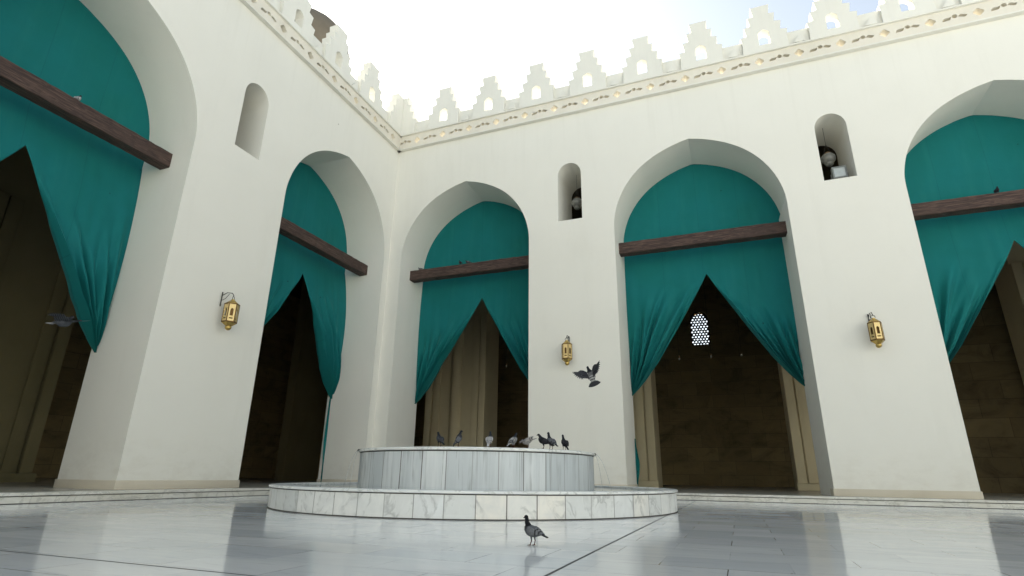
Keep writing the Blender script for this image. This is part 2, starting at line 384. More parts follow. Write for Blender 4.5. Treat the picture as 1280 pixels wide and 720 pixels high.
T = 1.9            # thickness of the facade walls
ZP = 0.173         # height of the portico platform
R_ARCH = [3.22, 11.61, 20.01, 28.4]; L_ARCH = [-3.02, -11.5, -19.95]
R_NICHE = [7.42, 15.79, 24.2]; L_NICHE = [-7.27, -15.75]
RX = (-T, 32.4); LX = (-23.6, 0.0)
HROT = PI / 2      # the left wing is the right wing's local frame turned by 90 degrees

# ------------------------------------------------------------------ setting: ground
bm = bmesh.new(); s = 900
bm.faces.new([bm.verts.new(v) for v in ((-s, -s, -0.012), (s, -s, -0.012), (s, s, -0.012), (-s, s, -0.012))])
tag(link('ground', bm, m_simple('sandy_ground', (0.42, 0.35, 0.24), 0.95, 0, 0.2, 0.05)), kind='structure')
bm = bmesh.new()
bm.faces.new([bm.verts.new(v) for v in ((-1.0, -70, 0), (70, -70, 0), (70, -0.5, 0), (-1.0, -0.5, 0))])
tag(link('courtyard_floor', bm, M['floor']), kind='structure')
# platform: one L-shaped sheet with a nosing that oversails its riser
DS = 1.016
bm = bmesh.new()
box(bm, DS + 0.03, 40, -DS + 0.03, 19, -0.005, ZP - 0.052)
box(bm, -20, DS - 0.03, -30, 19, -0.005, ZP - 0.052)
tag(link('platform_riser', bm, M['step']), kind='structure')
bm = bmesh.new()  # upper pair paints the nosing's shadow line, lower pair is the floor joint
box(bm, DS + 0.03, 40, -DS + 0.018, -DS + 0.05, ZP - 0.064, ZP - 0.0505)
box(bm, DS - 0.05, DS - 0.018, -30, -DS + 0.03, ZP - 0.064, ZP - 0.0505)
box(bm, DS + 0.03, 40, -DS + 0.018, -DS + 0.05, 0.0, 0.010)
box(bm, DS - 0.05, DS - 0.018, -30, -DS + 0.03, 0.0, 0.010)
tag(link('platform_joint_and_gap_shade', bm, M['grout_gap']), kind='structure')
bm = bmesh.new()
box(bm, DS - 0.0, 40, -DS - 0.0, -DS + 0.30, ZP - 0.05, ZP, 0.008)
box(bm, DS - 0.30, DS, -30, -DS + 0.30, ZP - 0.05, ZP, 0.008)
tag(link('platform_nosing', bm, M['step']), kind='structure')
bm = bmesh.new()
box(bm, DS - 0.303, 40, -DS + 0.303, 19, ZP - 0.052, ZP - 0.004)
box(bm, -20, DS - 0.303, -30, 19, ZP - 0.052, ZP - 0.004)
tag(link('portico_platform', bm, M['platform']), kind='structure')

# ------------------------------------------------------------------ facades
STEPS = [(0.30, 16.17), (0.245, 15.79), (0.43, 15.76), (0.375, 15.42), (0.585, 15.37), (0.53, 15.02), (0.735, 14.98), (0.69, 14.70)]
def merlon_profile(c, zb=14.30):
    r = [(c + u, z) for u, z in STEPS] + [(c + 0.71, zb)]
    l = [(c - u, z) for u, z in STEPS] + [(c - 0.71, zb)]
    hole = [(c - 0.175, 14.53), (c + 0.175, 14.53), (c + 0.175, 15.03), (c + 0.08, 15.12), (c, 15.15), (c - 0.08, 15.12), (c - 0.175, 15.03)]
    return r[::-1] + l, hole
def quatrefoil(cx, cz, r=0.092):
    pts = []
    for k in range(4):
        a0 = k * PI / 2
        for j in range(-3, 4):
            a = a0 + j * 0.42
            pts.append((cx + math.cos(a0) * r * 0.8 + math.cos(a) * r * 0.72, cz + math.sin(a0) * r * 0.8 + math.sin(a) * r * 0.72))
    return pts
def leaf(cx, cz, L, w, ang, bend=0.02):
    n = 9; top = []; bot = []
    ca, sa = math.cos(ang), math.sin(ang)
    for i in range(n):
        t = i / (n - 1); x = (t - 0.5) * L; h = w * math.sin(PI * t) ** 0.8; b = bend * math.sin(2 * PI * t)
        for lst, y in ((top, b + h / 2), (bot, b - h / 2)):
            lst.append((cx + x * ca - y * sa, cz + x * sa + y * ca))
    return top + bot[1:-1][::-1]

def build_facade(name, label, xr, arches, niches, rot, merlons, motif0, motif_step, back_dx):
    root = empty(name, (0, 0, 0), rot); tag(root, label, 'facade wall')
    bm = plate(facade_outline(xr[0], xr[1], 0.10, 13.46, arches), [niche(c) for c in niches], 0.0, T)
    for v in bm.verts:                                   # the right jamb of one arch is slightly splayed
        if v.co.y > T - 0.01:
            for c, dx in back_dx.items():
                if 2.0 < v.co.x - c < 2.8 and v.co.z < 8.8: v.co.x += dx
    link('wall', bm, M['plaster'], root, 25)
    # plinth: runs round each pier, 3 cm proud
    edges = [xr[0]] + [e for c in sorted(arches) for e in (c - 2.66, c + 2.66)] + [xr[1]]
    bm = bmesh.new()
    segs = [(edges[i], edges[i + 1]) for i in range(0, len(edges), 2)]
    for a, b in segs:
        bx = (a - 0.03 if a != xr[0] else a, b + 0.03 if b != xr[1] else b)
        box(bm, bx[0], bx[1], -0.03, T + 0.03, ZP - 0.03, 0.345, 0.012)
    link('plinth', bm, M['plinth'], root, 30)
    # frieze with pierced motifs
    holes = []; x = motif0
    while x < xr[1] - 0.3:
        if x > xr[0] + 0.25: holes.append(quatrefoil(x, 13.86))
        m = x + motif_step / 2
        if xr[0] + 0.3 < m < xr[1] - 0.3:
            holes.append(leaf(m - 0.19, 13.83, 0.27, 0.115, 0.50)); holes.append(leaf(m + 0.015, 13.89, 0.16, 0.14, -0.6, 0.0)); holes.append(leaf(m + 0.21, 13.86, 0.24, 0.115, 0.1))
        x += motif_step
    fx0 = xr[0] if rot == 0 else xr[0]
    bm = plate([(fx0, 13.50), (xr[1], 13.50), (xr[1], 14.16), (fx0, 14.16)], holes, -0.065, 0.36)
    link('frieze', bm, M['frieze'], root, 30)
    bm = bmesh.new(); box(bm, fx0, xr[1], -0.155, 0.40, 13.463, 13.498, 0.006); box(bm, fx0, xr[1], -0.085, -0.067, 13.55, 13.57, 0.004)
    link('lower_moulding', bm, M['plaster'], root, 30)
    bm = bmesh.new(); box(bm, fx0, xr[1], -0.140, 0.40, 14.163, 14.215, 0.006)
    link('upper_moulding', bm, M['plaster'], root, 30)
    # low parapet between the merlons, with a little three-sided notch pair in each gap
    holes = []
    for a, b in zip(merlons, merlons[1:]):
        m = (a + b) / 2
        for dx in (-0.13, 0.13):
            if m + dx - 0.1 > xr[0] and m + dx + .1 < xr[1]: holes.append([(m + dx - 0.075, 14.40), (m + dx + 0.075, 14.40), (m + dx + (0.05 if dx > 0 else -.05), 14.64)])
    bm = bmesh.new(); ms = sorted(list(merlons) + ([0.0] if rot == 0 else [-0.16]))
    for a, b in zip(ms, ms[1:]): box(bm, a + 0.66, b - 0.66, 0.10, 0.33, 14.216, 14.905, 0.008)
    if rot == 0: box(bm, ms[-1] + 0.66, xr[1], 0.10, 0.33, 14.216, 14.905, 0.008)
    else: box(bm, xr[0], ms[0] - 0.66, 0.10, 0.33, 14.216, 14.905, 0.008)
    o = link('parapet', bm, M['plaster'], root, 30)
    return root
def merlon_hole(c):
    return [(c - 0.20, 14.50), (c + 0.20, 14.50), (c + 0.20, 14.88), (c - 0.20, 14.88)]

R_MER = [2.06 + 2.053 * k for k in range(15)]
L_MER = [-2.2 - 2.055 * k for k in range(11)]
fr = build_facade('arcade_wall', 'tall white plastered wall to the right of the corner, with pointed arches and stepped battlements', RX, R_ARCH, R_NICHE, 0.0, R_MER, 2.09 - 3 * 1.203, 1.203, {11.61: -0.11})
fl = build_facade('arcade_wall', 'tall white plastered wall to the left of the corner, with pointed arches, seen obliquely', LX, L_ARCH, L_NICHE, HROT, L_MER, -0.62 - 1.25 * 18, 1.25, {})
prof, hole = merlon_profile(0.0, 14.218)
bm = plate(prof, [hole], -0.0, 0.37)
mer0 = link('merlon', bm, M['plaster'], fr, 30); mer0.location = (R_MER[0], -0.035, 0)
for root, lst in ((fr, R_MER[1:]), (fl, L_MER)):
    for c in lst:
        o = mer0.copy(); COL.objects.link(o); o.parent = root; o.location = (c, -0.035, 0)
# corner merlon: two stepped plates meeting at the corner
prof, hole = merlon_profile(0.0, 14.218)
half = [(max(u, -0.33), z) for u, z in prof]
bm = plate([(u, z) for u, z in merlon_profile(0.0, 14.218)[0]], [], -0.035, 0.335)
link('corner_merlon', bm, M['plaster'], fr, 30)
bm = plate([(u, z) for u, z in merlon_profile(0.0, 14.218)[0]], [], -0.035, 0.335)
o = link('corner_merlon', bm, M['plaster'], fl, 30); o.location = (-0.16, 0.0, -0.012)
# small raised blocks in the gaps between merlons
bmb = plate([(-0.17, 14.34), (0.17, 14.34), (0.05, 14.64)], [], -0.03, 0.101)
nb = link('gap_ornament', bmb, M['plaster'], fr); nb.location = ((R_MER[0] + R_MER[1]) / 2, 0, 0)
for root, lst in ((fr, R_MER[1:]), (fl, L_MER)):
    for a, b in zip(lst, lst[1:]):
        o = nb.copy(); COL.objects.link(o); o.parent = root; o.location = ((a + b) / 2, 0, 0)

# ------------------------------------------------------------------ the halls behind the facades
def simple_wall(name, label, outer, holes, y0, y1, mat, rot=0.0, cat='wall'):
    bm = plate(outer, holes, y0, y1)
    o = link(name, bm, mat, None, 25); o.rotation_euler = (0, 0, rot); tag(o, label, cat); return o
# second arcade of the right wing (openings stand behind the facade openings)
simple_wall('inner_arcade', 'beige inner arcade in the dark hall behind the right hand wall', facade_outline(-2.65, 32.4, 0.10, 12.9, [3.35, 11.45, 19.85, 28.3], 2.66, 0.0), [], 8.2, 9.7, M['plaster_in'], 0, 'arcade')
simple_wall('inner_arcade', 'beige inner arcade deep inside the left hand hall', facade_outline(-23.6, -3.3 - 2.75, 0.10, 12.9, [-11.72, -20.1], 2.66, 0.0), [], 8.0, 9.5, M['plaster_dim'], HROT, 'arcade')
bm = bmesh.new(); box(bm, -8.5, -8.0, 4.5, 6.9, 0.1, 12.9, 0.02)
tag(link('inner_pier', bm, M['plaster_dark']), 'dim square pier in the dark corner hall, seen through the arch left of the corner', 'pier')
# pilaster bands and a half column on each inner pier
def pier_relief(arc, spans, y, mp, z1=8.5):
    for a, b in spans:
        for x0, x1, d in ((a, a + 0.34, 0.16), (a + 0.40, a + 0.78, 0.09), (b - 0.34, b, 0.16), (b - 0.78, b - 0.40, 0.09)):
            bm = bmesh.new(); box(bm, x0 + 0.002, x1 - 0.002, y - d, y - 0.001, 0.421, z1 - 0.001, 0.012); link('pilaster_band', bm, mp, arc, 30)
        m = (a + b) / 2
        if mp is M['plaster_in']:
            bm = bmesh.new(); tube(bm, [(m, y + 0.02, 0.421), (m, y + 0.02, z1 - 0.001)], 0.30, 28); link('half_column', bm, mp, arc, 30)
        bm = bmesh.new(); box(bm, a - 0.05, b + 0.05, y - 0.32, y + 0.02, 0.15, 0.42, 0.015); link('pier_base', bm, mp, arc, 30)
ia = [o for o in bpy.data.objects if o.name.startswith('inner_arcade')]
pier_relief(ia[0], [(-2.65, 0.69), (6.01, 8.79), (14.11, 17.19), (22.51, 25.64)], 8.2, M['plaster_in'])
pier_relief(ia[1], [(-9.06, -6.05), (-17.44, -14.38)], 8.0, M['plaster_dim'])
# hall back walls
W0 = 10.68
win = [(W0 - 0.54, 8.2), (W0 + 0.54, 8.2)] + [(W0 + 0.54 * math.cos(PI * k / 12), 9.78 + 0.56 * math.sin(PI * k / 12)) for k in range(13)]
simple_wall('stone_wall', 'brown block stone wall at the back of the right hand hall, with one latticed window', [(-18.5, 13.0), (32.4, 13.0), (32.4, 0.1), (-18.5, 0.1)], [win], 17.5, 18.3, M['stone'])
simple_wall('stone_wall', 'brown block stone wall at the back of the left hand hall', [(-23.6, 13.0), (17.49, 13.0), (17.49, 0.1), (-23.6, 0.1)], [], 17.5, 18.3, M['stone'], HROT)
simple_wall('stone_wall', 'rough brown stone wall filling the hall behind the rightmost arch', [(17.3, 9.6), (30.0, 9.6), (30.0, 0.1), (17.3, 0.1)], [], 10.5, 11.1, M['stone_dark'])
simple_wall('light_stop_wall', 'unseen wall added to keep outside light from the right hand hall', [(1.95, 13.0), (17.45, 13.0), (17.45, 0.1), (1.95, 0.1)], [], -33.0, -32.4, M['plaster_in'], HROT)  # added unseen walls, closing the hall ends against outside light
simple_wall('light_stop_wall', 'plain end wall closing the left hand hall', [(-17.45, 13.0), (-1.95, 13.0), (-1.95, 0.1), (-17.45, 0.1)], [], -24.2, -23.6, M['plaster_in'])
# the two sunlit sides of the courtyard behind the camera
for nm_, ang_, loc_, lab_ in (('far_arcade_wall', PI, (40.0, -46.0, 0), 'sunlit plastered arcade wall across the courtyard, behind the camera'), ('far_arcade_wall', -PI / 2, (42.0, 0.0, 0), 'sunlit plastered arcade wall on the open side of the courtyard')):
    bm = plate(facade_outline(-4.0, 46.0, 0.0, 14.9, [3.2 + 8.4 * k for k in range(5)]), [], 0.0, T)
    o = link(nm_, bm, M['plaster'], None, 25); o.rotation_euler = (0, 0, ang_); o.location = loc_; tag(o, lab_, 'wall')
# roofs
bm = bmesh.new(); box(bm, -18.6, 33.1, 0.42, 18.4, 13.02, 13.20); box(bm, -18.6, -0.42, -24.3, 0.418, 13.02, 13.20)
rf = link('portico_roof', bm, M['rooftop']); tag(rf, 'flat roof over the halls behind the battlements', 'roof')
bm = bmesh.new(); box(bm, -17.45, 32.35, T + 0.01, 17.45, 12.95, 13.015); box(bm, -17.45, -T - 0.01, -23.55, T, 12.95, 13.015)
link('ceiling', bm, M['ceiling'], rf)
# latticed window
lt = empty('lattice_window', (W0, 17.7, 8.2)); tag(lt, 'small arched window glowing white through round lattice holes, seen inside the middle arch', 'window')
holes = []
stp = 0.180
for j in range(14):
    z = 0.085 + j * stp * 0.866
    for i in range(-5, 6):
        x = i * stp + (stp / 2 if j % 2 else 0)
        lim = 0.54 if z < 1.58 else 0.54 * math.sqrt(max(0, 1 - ((z - 1.58) / 0.56) ** 2))
        if abs(x) < lim - 0.05:
            r = 0.058 if (i + j) % 3 else 0.046
            holes.append([(x + r * math.cos(2 * PI * k / 8), z + r * math.sin(2 * PI * k / 8)) for k in range(8)])
out = [(-0.56, -0.02), (0.56, -0.02)] + [(0.56 * math.cos(PI * k / 12), 1.58 + 0.58 * math.sin(PI * k / 12)) for k in range(13)]
bm = plate([(a * 0.96, max(b, 0.0)) for a, b in out[:2]] + [(a * 0.96, 1.58 + (b - 1.58) * 0.96) for a, b in out[2:]], holes, 0.0, 0.06)
link('lattice', bm, M['lattice'], lt)
fo = [(-0.538, 0.003), (0.538, 0.003)] + [(0.538 * math.cos(PI * k / 12), 1.58 + 0.557 * math.sin(PI * k / 12)) for k in range(13)]
fi = [(-0.49, 0.05), (0.49, 0.05)] + [(0.49 * math.cos(PI * k / 12), 1.58 + 0.51 * math.sin(PI * k / 12)) for k in range(13)]
link('frame', plate(fo, [fi], -0.08, -0.004), M['lattice'], lt)

# hanging lamps inside the halls
def hanging_lamp(loc, label):
    r = empty('hanging_lamp', loc); tag(r, label, 'lamp', 'small lamps hanging in the dark halls')
    bm = bmesh.new(); tube(bm, [(0, 0, 0.10), (0, 0, 12.95 - loc[2])], 0.006, 6); link('cable', bm, M['iron'], r)
    bm = bmesh.new(); lathe(bm, [(0, -0.04), (0.022, -0.034), (0.034, -0.01), (0.034, 0.015), (0.025, 0.05), (0.02, 0.07)], 16); link('globe', bm, M['bulb'], r, 60)
    bm = bmesh.new(); lathe(bm, [(0.036, 0.055), (0.036, 0.11), (0.01, 0.13), (0, 0.13)], 12); link('cap', bm, M['brass_dark'], r)
for loc, lab in (((10.24, 6, 5.13), 'tiny round lamp below the latticed window, left one of three'), ((11.47, 6, 5.15), 'tiny round lamp below the latticed window, middle one of three'),
                 ((12.60, 6, 5.14), 'tiny round lamp below the latticed window, right one of three'), ((2.65, 6, 5.26), 'tiny round lamp in the dark beside the beige pier of the arch by the corner')):
    hanging_lamp(loc, lab)

# ------------------------------------------------------------------ curtains, beams
EDGE = [(7.16, 0.0), (6.6, 0.30), (6.1, 0.60), (5.1, 1.20), (4.2, 1.77), (3.7, 2.15), (3.35, 2.45), (3.15, 2.655)]
def edge_u(z):
    if z >= 7.16: return 0.0
    for (za, a), (zb, b) in zip(EDGE, EDGE[1:]):
        if zb <= z <= za: return a + (b - a) * (za - z) / (za - zb)
    return 2.655
def fold_set(rng, n):
    f = []
    for i in range(n):
        s = (i + 0.5 + rng.uniform(-.3, .3)) / n
        s = s ** 0.75
        f.append((s, rng.uniform(0.5, 1.0), rng.uniform(0.022, 0.042), rng.uniform(5.6, 7.2) + 0.5 * (1 - s) * 0, rng.choice((1, 1, -1))))
    return f
TAILS = {15: {1: (3.22, 0.24)}, 12: {-1: (1.75, 0.22)}, 13: {}, 11: {-1: (1.2, 0.25)}}
def curtain_mesh(seed, billow, uc=0.09):
    rng = random.Random(seed)
    bm = bmesh.new()
    zs = []
    z = 3.15
    while z < 7.16: zs.append(z); z += 0.055
    zs.append(7.16)
    z = 7.26
    while z < 11.40: zs.append(z); z += 0.12
    zs += [11.40, 11.455]
    NS = 96
    for side in (-1, 1):
        folds = fold_set(rng, 9) + [(0.965, 1.1, 0.016, 6.9, 1), (0.90, 0.8, 0.02, 6.3, 1)]
        grid = []
        for z in zs:
            hw = half_w(z) + (0.02 if z < 11.2 else 0.0)
            inner = (edge_u(z)) * side + uc * (1 if z >= 6.9 else (max(0, z - 3.15) / 3.75))
            outer = hw * side
            row = []
            for k in range(NS + 1):
                s = k / NS
                u = outer + (inner - outer) * s
                wv = 0.0
                if z < 7.0:
                    for fs, amp, wd, zs0, sg in folds:
                        g = max(0.0, min(1.0, (zs0 - z) / 1.8)); g = g * g * (3 - 2 * g)
                        fs2 = fs + 0.05 * math.sin(z * 1.3 + fs * 9) * (1 - fs)
                        q = (s - fs2) / (wd * (1.1 + 0.5 * (z - 3.15) / 3))
                        width = abs(outer - inner)
                        wv += sg * amp * 0.22 * g * (math.exp(-q * q) - 0.6 * math.exp(-(q - 1.6) ** 2)) * min(1, width / 0.7 + 0.12)
                gz = max(0.0, min(1.0, (7.95 - z) / 1.2)) * min(1.0, (z - 3.1) / 1.5 + 0.3)
                wv += 0.013 * gz * math.sin(u * 13 + 2.5 * math.sin(u * 1.9 + seed)) * (0.4 + 0.6 * math.sin(u * 3.1 + z * 0.4 + seed) ** 2) * (1 if z < 7.95 else 0)
                d = 0.05 + wv + 0.03 * math.sin(u * 1.1 + z * 0.7 + seed)
                if z < 8.1:
                    tt = (8.1 - z) / 4.95
                    d += billow * math.sin(PI * min(1, tt ** 0.85)) * (0.75 + 0.25 * s) 
                    d += 0.06 * math.sin(PI * tt) 
                if z > 8.1:
                    d += 0.05 * math.sin(PI * (z - 8.1) / 3.4) * (1 - abs(u) / 3.2)
                row.append(bm.verts.new((u, -d, z)))
            grid.append(row)
        for r0, r1 in zip(grid, grid[1:]):
            for k in range(NS):
                bm.faces.new((r0[k], r0[k + 1], r1[k + 1], r1[k]))
        # tail below the tie point
        if side not in TAILS.get(seed, {}): continue
        zt_, zb_ = TAILS[seed][side]
        rows = []
        for i in range(26):
            t = i / 25; z = zt_ - t * (zt_ - zb_)
            w = 0.03 + 0.14 * math.sin(PI * min(1, t * 1.02)) ** 2 * (0.35 + 0.65 * t)
            sw = 0.03 * math.sin(t * 5 + seed + side)
            rows.append([bm.verts.new((side * (2.655 - w * a) , -(0.06 + sw * (a) + 0.03 * math.sin(a * 7 + t * 3)), z)) for a in (0, .25, .5, .75, 1)])
        for r0, r1 in zip(rows, rows[1:]):
            for k in range(4): bm.faces.new((r0[k], r0[k + 1], r1[k + 1], r1[k]))
    bmesh.ops.remove_doubles(bm, verts=bm.verts, dist=0.002)
    bmesh.ops.recalc_face_normals(bm, faces=bm.faces)
    return bm
def place(o, wing, c, y, z=0.0):
    """c along the facade, y into the wall"""
    if wing == 'R': o.location = (c, y, z)
    else: o.location = (-y, c, z); o.rotation_euler = (0, 0, HROT)
CURT = [('R', 3.22, 'teal curtain hung in the arch just right of the corner, parted over a beige pier', 11, 0.04),
        ('R', 11.61, 'teal curtain in the middle arch, parted in front of the small latticed window', 12, 0.05),
        ('R', 20.01, 'teal curtain in the arch cut off by the right edge of the photo', 13, 0.10),
        ('R', 28.4, 'teal curtain in the arch beyond the right edge of the photo', 14, 0.05),
        ('L', -3.02, 'teal curtain blown forward in the narrow looking arch just left of the corner', 15, 0.30),
        ('L', -11.5, 'teal curtain in the large arch cut off by the left edge of the photo', 16, 0.20),
        ('L', -19.95, 'teal curtain in the arch beyond the left edge of the photo', 17, 0.2)]
for wing, c, lab, seed, bl in CURT:
    o = link('curtain', curtain_mesh(seed, bl), M['curtain'], None, 80)
    sm = o.modifiers.new('cloth', 'SOLIDIFY'); sm.thickness = 0.006; sm.offset = 0
    place(o, wing, c, T - 0.09); tag(o, lab, 'curtain', 'teal curtains in the arches')
BEAM_LAB = {('R', 3.22): 'dark wooden beam across the arch just right of the corner, with three pigeons on it', ('R', 11.61): 'dark wooden beam across the middle arch, both ends in view',
            ('R', 20.01): 'dark wooden beam across the arch at the right edge, with one dark pigeon on it', ('R', 28.4): 'dark wooden beam across the arch beyond the right edge',
            ('L', -3.02): 'dark wooden beam across the arch just left of the corner, no pigeon on it', ('L', -11.5): 'thick dark wooden beam across the big left edge arch, a pigeon sitting on it',
            ('L', -19.95): 'dark wooden beam across the arch beyond the left edge'}
for wing, c, *_ in CURT:
    bm = bmesh.new(); box(bm, -2.72, 2.72, -0.18, 0.18, -0.20, 0.20)
    bmesh.ops.subdivide_edges(bm, edges=[e for e in bm.edges if abs(e.verts[0].co.x - e.verts[1].co.x) > 1], cuts=40)
    rng = random.Random(int(c * 10))
    for v in bm.verts: v.co.y += rng.uniform(-.006, .006); v.co.z += rng.uniform(-.006, .006)
    bmesh.ops.bevel(bm, geom=[e for e in bm.edges if e.calc_length() < 0.3 and e.is_boundary is False and abs(e.verts[0].co.x - e.verts[1].co.x) > .05], offset=0.012, segments=1, affect='EDGES')
    o = link('timber_beam', bm, M['wood']); place(o, wing, c, 0.89, 8.09); tag(o, BEAM_LAB[(wing, c)], 'beam', 'wooden beams across the arches')

# ------------------------------------------------------------------ wall lanterns
def make_lantern():
    r = empty('wall_lantern')
    rr = 0.175
    def hexp(rad, z0, z1, rad2=None, bm=None):
        rad2 = rad2 or rad; bm = bm or bmesh.new()
        a = [bm.verts.new((rad * math.cos(k * PI / 3), rad * math.sin(k * PI / 3), z0)) for k in range(6)]
        b = [bm.verts.new((rad2 * math.cos(k * PI / 3), rad2 * math.sin(k * PI / 3), z1)) for k in range(6)]
        for k in range(6): bm.faces.new((a[k], a[(k + 1) % 6], b[(k + 1) % 6], b[k]))
        bm.faces.new(a[::-1]); bm.faces.new(b); bmesh.ops.recalc_face_normals(bm, faces=bm.faces); return bm
    # body: six pierced faces in a frame
    for k in range(6):
        a = k * PI / 3
        w = rr * 0.92 / 2
        out = [(-w, -0.235), (w, -0.235), (w, 0.235), (-w, 0.235)]
        arch = [(-0.038, -0.09), (0.038, -0.09)] + [(0.038 * math.cos(PI * j / 8), 0.06 + 0.06 * math.sin(PI * j / 8)) for j in range(9)]
        slot = [(-0.045, -0.175), (0.045, -0.175), (0.045, -0.14), (-0.045, -0.14)]
        bm = plate(out, [arch, slot], -0.006, 0.006)
        f = link('face_panel', bm, M['panel'], r); f.rotation_euler = (0, 0, a); f.location = (math.sin(a) * 0.152, -math.cos(a) * 0.152, 0)
    bm = bmesh.new()
    for k in range(6):
        a = k * PI / 3 ; x, y = rr * math.cos(a), rr * math.sin(a)
        tube(bm, [(x, y, -0.25), (x, y, 0.25)], 0.014, 6)
    hexp(rr * 1.08, -0.262, -0.232, None, bm); hexp(rr * 1.08, 0.232, 0.262, None, bm)
    link('frame', bm, M['brass_dark'], r)
    link('inner_glass', hexp(0.12, -0.225, 0.225), M['brass_dark'], r)
    link('base', hexp(0.06, -0.365, -0.264, rr * 1.0), M['brass'], r)
    bm = bmesh.new(); lathe(bm, [(0, -0.465), (0.04, -0.455), (0.072, -0.42), (0.08, -0.385), (0.065, -0.345), (0.05, -0.33), (0, -0.33)], 20); link('ball_finial', bm, M['brass'], r, 60)
    bm = hexp(rr * 1.0, 0.264, 0.355, 0.075); tube(bm, [(0, 0, 0.355), (0, 0, 0.39)], 0.045, 12); link('roof', bm, M['brass'], r)
    bm = bmesh.new(); tube(bm, [(0.055 * math.cos(t), 0, 0.425 + 0.055 * math.sin(t)) for t in [2 * PI * j / 14 for j in range(15)]], 0.008, 6); link('ring', bm, M['iron'], r)
    bm = bmesh.new()
    tube(bm, [(0, 0.30, 0.20), (0, 0.30, 0.60)], 0.016, 8)
    tube(bm, [(0, 0.30, 0.50), (0, 0.18, 0.585), (0, 0.05, 0.575), (0, 0.0, 0.50), (0, 0.02, 0.47)], 0.011, 8)
    tube(bm, [(0, 0.30, 0.36), (0, 0.20, 0.42), (0, 0.12, 0.55)], 0.008, 8)
    link('bracket', bm, M['iron'], r)
    return r
lan = make_lantern()
LZ = 4.33
place(lan, 'R', 7.3, -0.315, LZ); tag(lan, 'gold hexagonal wall lantern above and left of the flying pigeon, between two arches', 'lantern', 'brass lanterns on the piers')
l2 = copy_tree(lan); place(l2, 'R', 15.82, -0.315, LZ - 0.02); tag(l2, 'brass hexagonal wall lantern on the right hand pier, the rightmost lantern', 'lantern', 'brass lanterns on the piers')
l3 = copy_tree(lan); place(l3, 'L', -7.1, -0.315, LZ + 0.06); tag(l3, 'brass hexagonal wall lantern on the pier of the left wall, the leftmost lantern', 'lantern', 'brass lanterns on the piers')
for o in (lan, l2, l3): o.scale = (0.93, 1, 0.95)
l3.rotation_euler = (0, 0, HROT + math.radians(24))
l2.rotation_euler = (0, 0, math.radians(8))

# lamps in the niches
def niche_lamp(loc, label):
    r = empty('niche_lamp', loc); tag(r, label, 'lamp')
    bm = bmesh.new(); lathe(bm, [(0, -0.26), (0.07, -0.25), (0.12, -0.2), (0.13, -0.17), (0.10, -0.15), (0.19, -0.08), (0.215, 0.0), (0.20, 0.08), (0.14, 0.13), (0.15, 0.15), (0, 0.17)], 20); link('globe', bm, M['lamp_glass'], r, 50)
    bm = bmesh.new(); lathe(bm, [(0.09, 0.165), (0.10, 0.20), (0.05, 0.24), (0.0, 0.25)], 14); link('cap', bm, M['brass_dark'], r, 50)
    bm = bmesh.new()
    for s_ in (-1, 1): tube(bm, [(0.12 * s_, 0, 0.14), (0.0, 0, 0.52)], 0.008, 6)
    tube(bm, [(0, 0, 0.5), (0, 0, 11.3 - loc[2])], 0.006, 6)
    link('chain', bm, M['iron'], r)
niche_lamp((7.50, 0.75, 10.12), 'grey glass lamp hanging in the small arched niche beside the middle arch')
niche_lamp((15.70, 0.62, 10.16), 'grey glass lamp hanging behind the floodlight in the right hand niche')
r = empty('floodlight', (15.86, 0.36, 9.13)); tag(r, 'pale square floodlight standing in the right hand wall niche', 'floodlight')
bm = bmesh.new(); box(bm, -0.20, 0.20, -0.05, 0.10, 0.14, 0.55, 0.015); link('housing', bm, M['flood_body'], r, 30)
bm = bmesh.new(); box(bm, -0.155, 0.155, -0.066, -0.052, 0.19, 0.50); link('reflector', bm, M['flood_glass'], r)
bm = plate([(-0.19, 0.15), (0.19, 0.15), (0.19, 0.54), (-0.19, 0.54)], [[(-0.15, 0.195), (0.15, 0.195), (0.15, 0.495), (-0.15, 0.495)]], -0.085, -0.051); link('rim', bm, M['flood_body'], r)
bm = bmesh.new(); tube(bm, [(-0.225, 0.03, 0.34), (-0.225, 0.03, 0.03), (0.225, 0.03, 0.03), (0.225, 0.03, 0.34)], 0.014, 6); box(bm, -0.16, 0.16, -0.12, 0.16, -0.008, 0.025, 0.004); link('stand', bm, M['flood_body'], r)
bm = bmesh.new(); box(bm, -0.17, 0.10, 0.105, 0.19, 0.2, 0.48, 0.01); link('ballast_box', bm, M['flood_body'], r, 30)

# ------------------------------------------------------------------ fountain
FX, FY = 7.29, -6.817
ft = empty('fountain', (FX, FY, 0)); tag(ft, 'round two tiered marble fountain with pigeons on its upper rim', 'fountain')
R1, R2 = 3.70, 2.245
bm = bmesh.new(); lathe(bm, [(R1, 0.0), (R1, 0.313), (R1 - 0.25, 0.313), (R1 - 0.25, 0.12), (0.5, 0.12), (0.5, 0.0)], 128); link('outer_basin', bm, M['pan_out'], ft, 30)
bm = bmesh.new(); lathe(bm, [(R1 + 0.008, 0.316), (R1 + 0.028, 0.322), (R1 + 0.032, 0.336), (R1 + 0.024, 0.352), (R1 + 0.0, 0.358), (R1 - 0.28, 0.358), (R1 - 0.29, 0.35), (R1 - 0.29, 0.316)], 128, close=True); link('outer_coping', bm, M['coping'], ft, 50)
bm = bmesh.new(); lathe(bm, [(R2, 0.121), (R2, 0.918), (R2 - 0.22, 0.918), (R2 - 0.22, 0.7), (0, 0.7)], 128); link('upper_basin', bm, M['pan_in'], ft, 30)
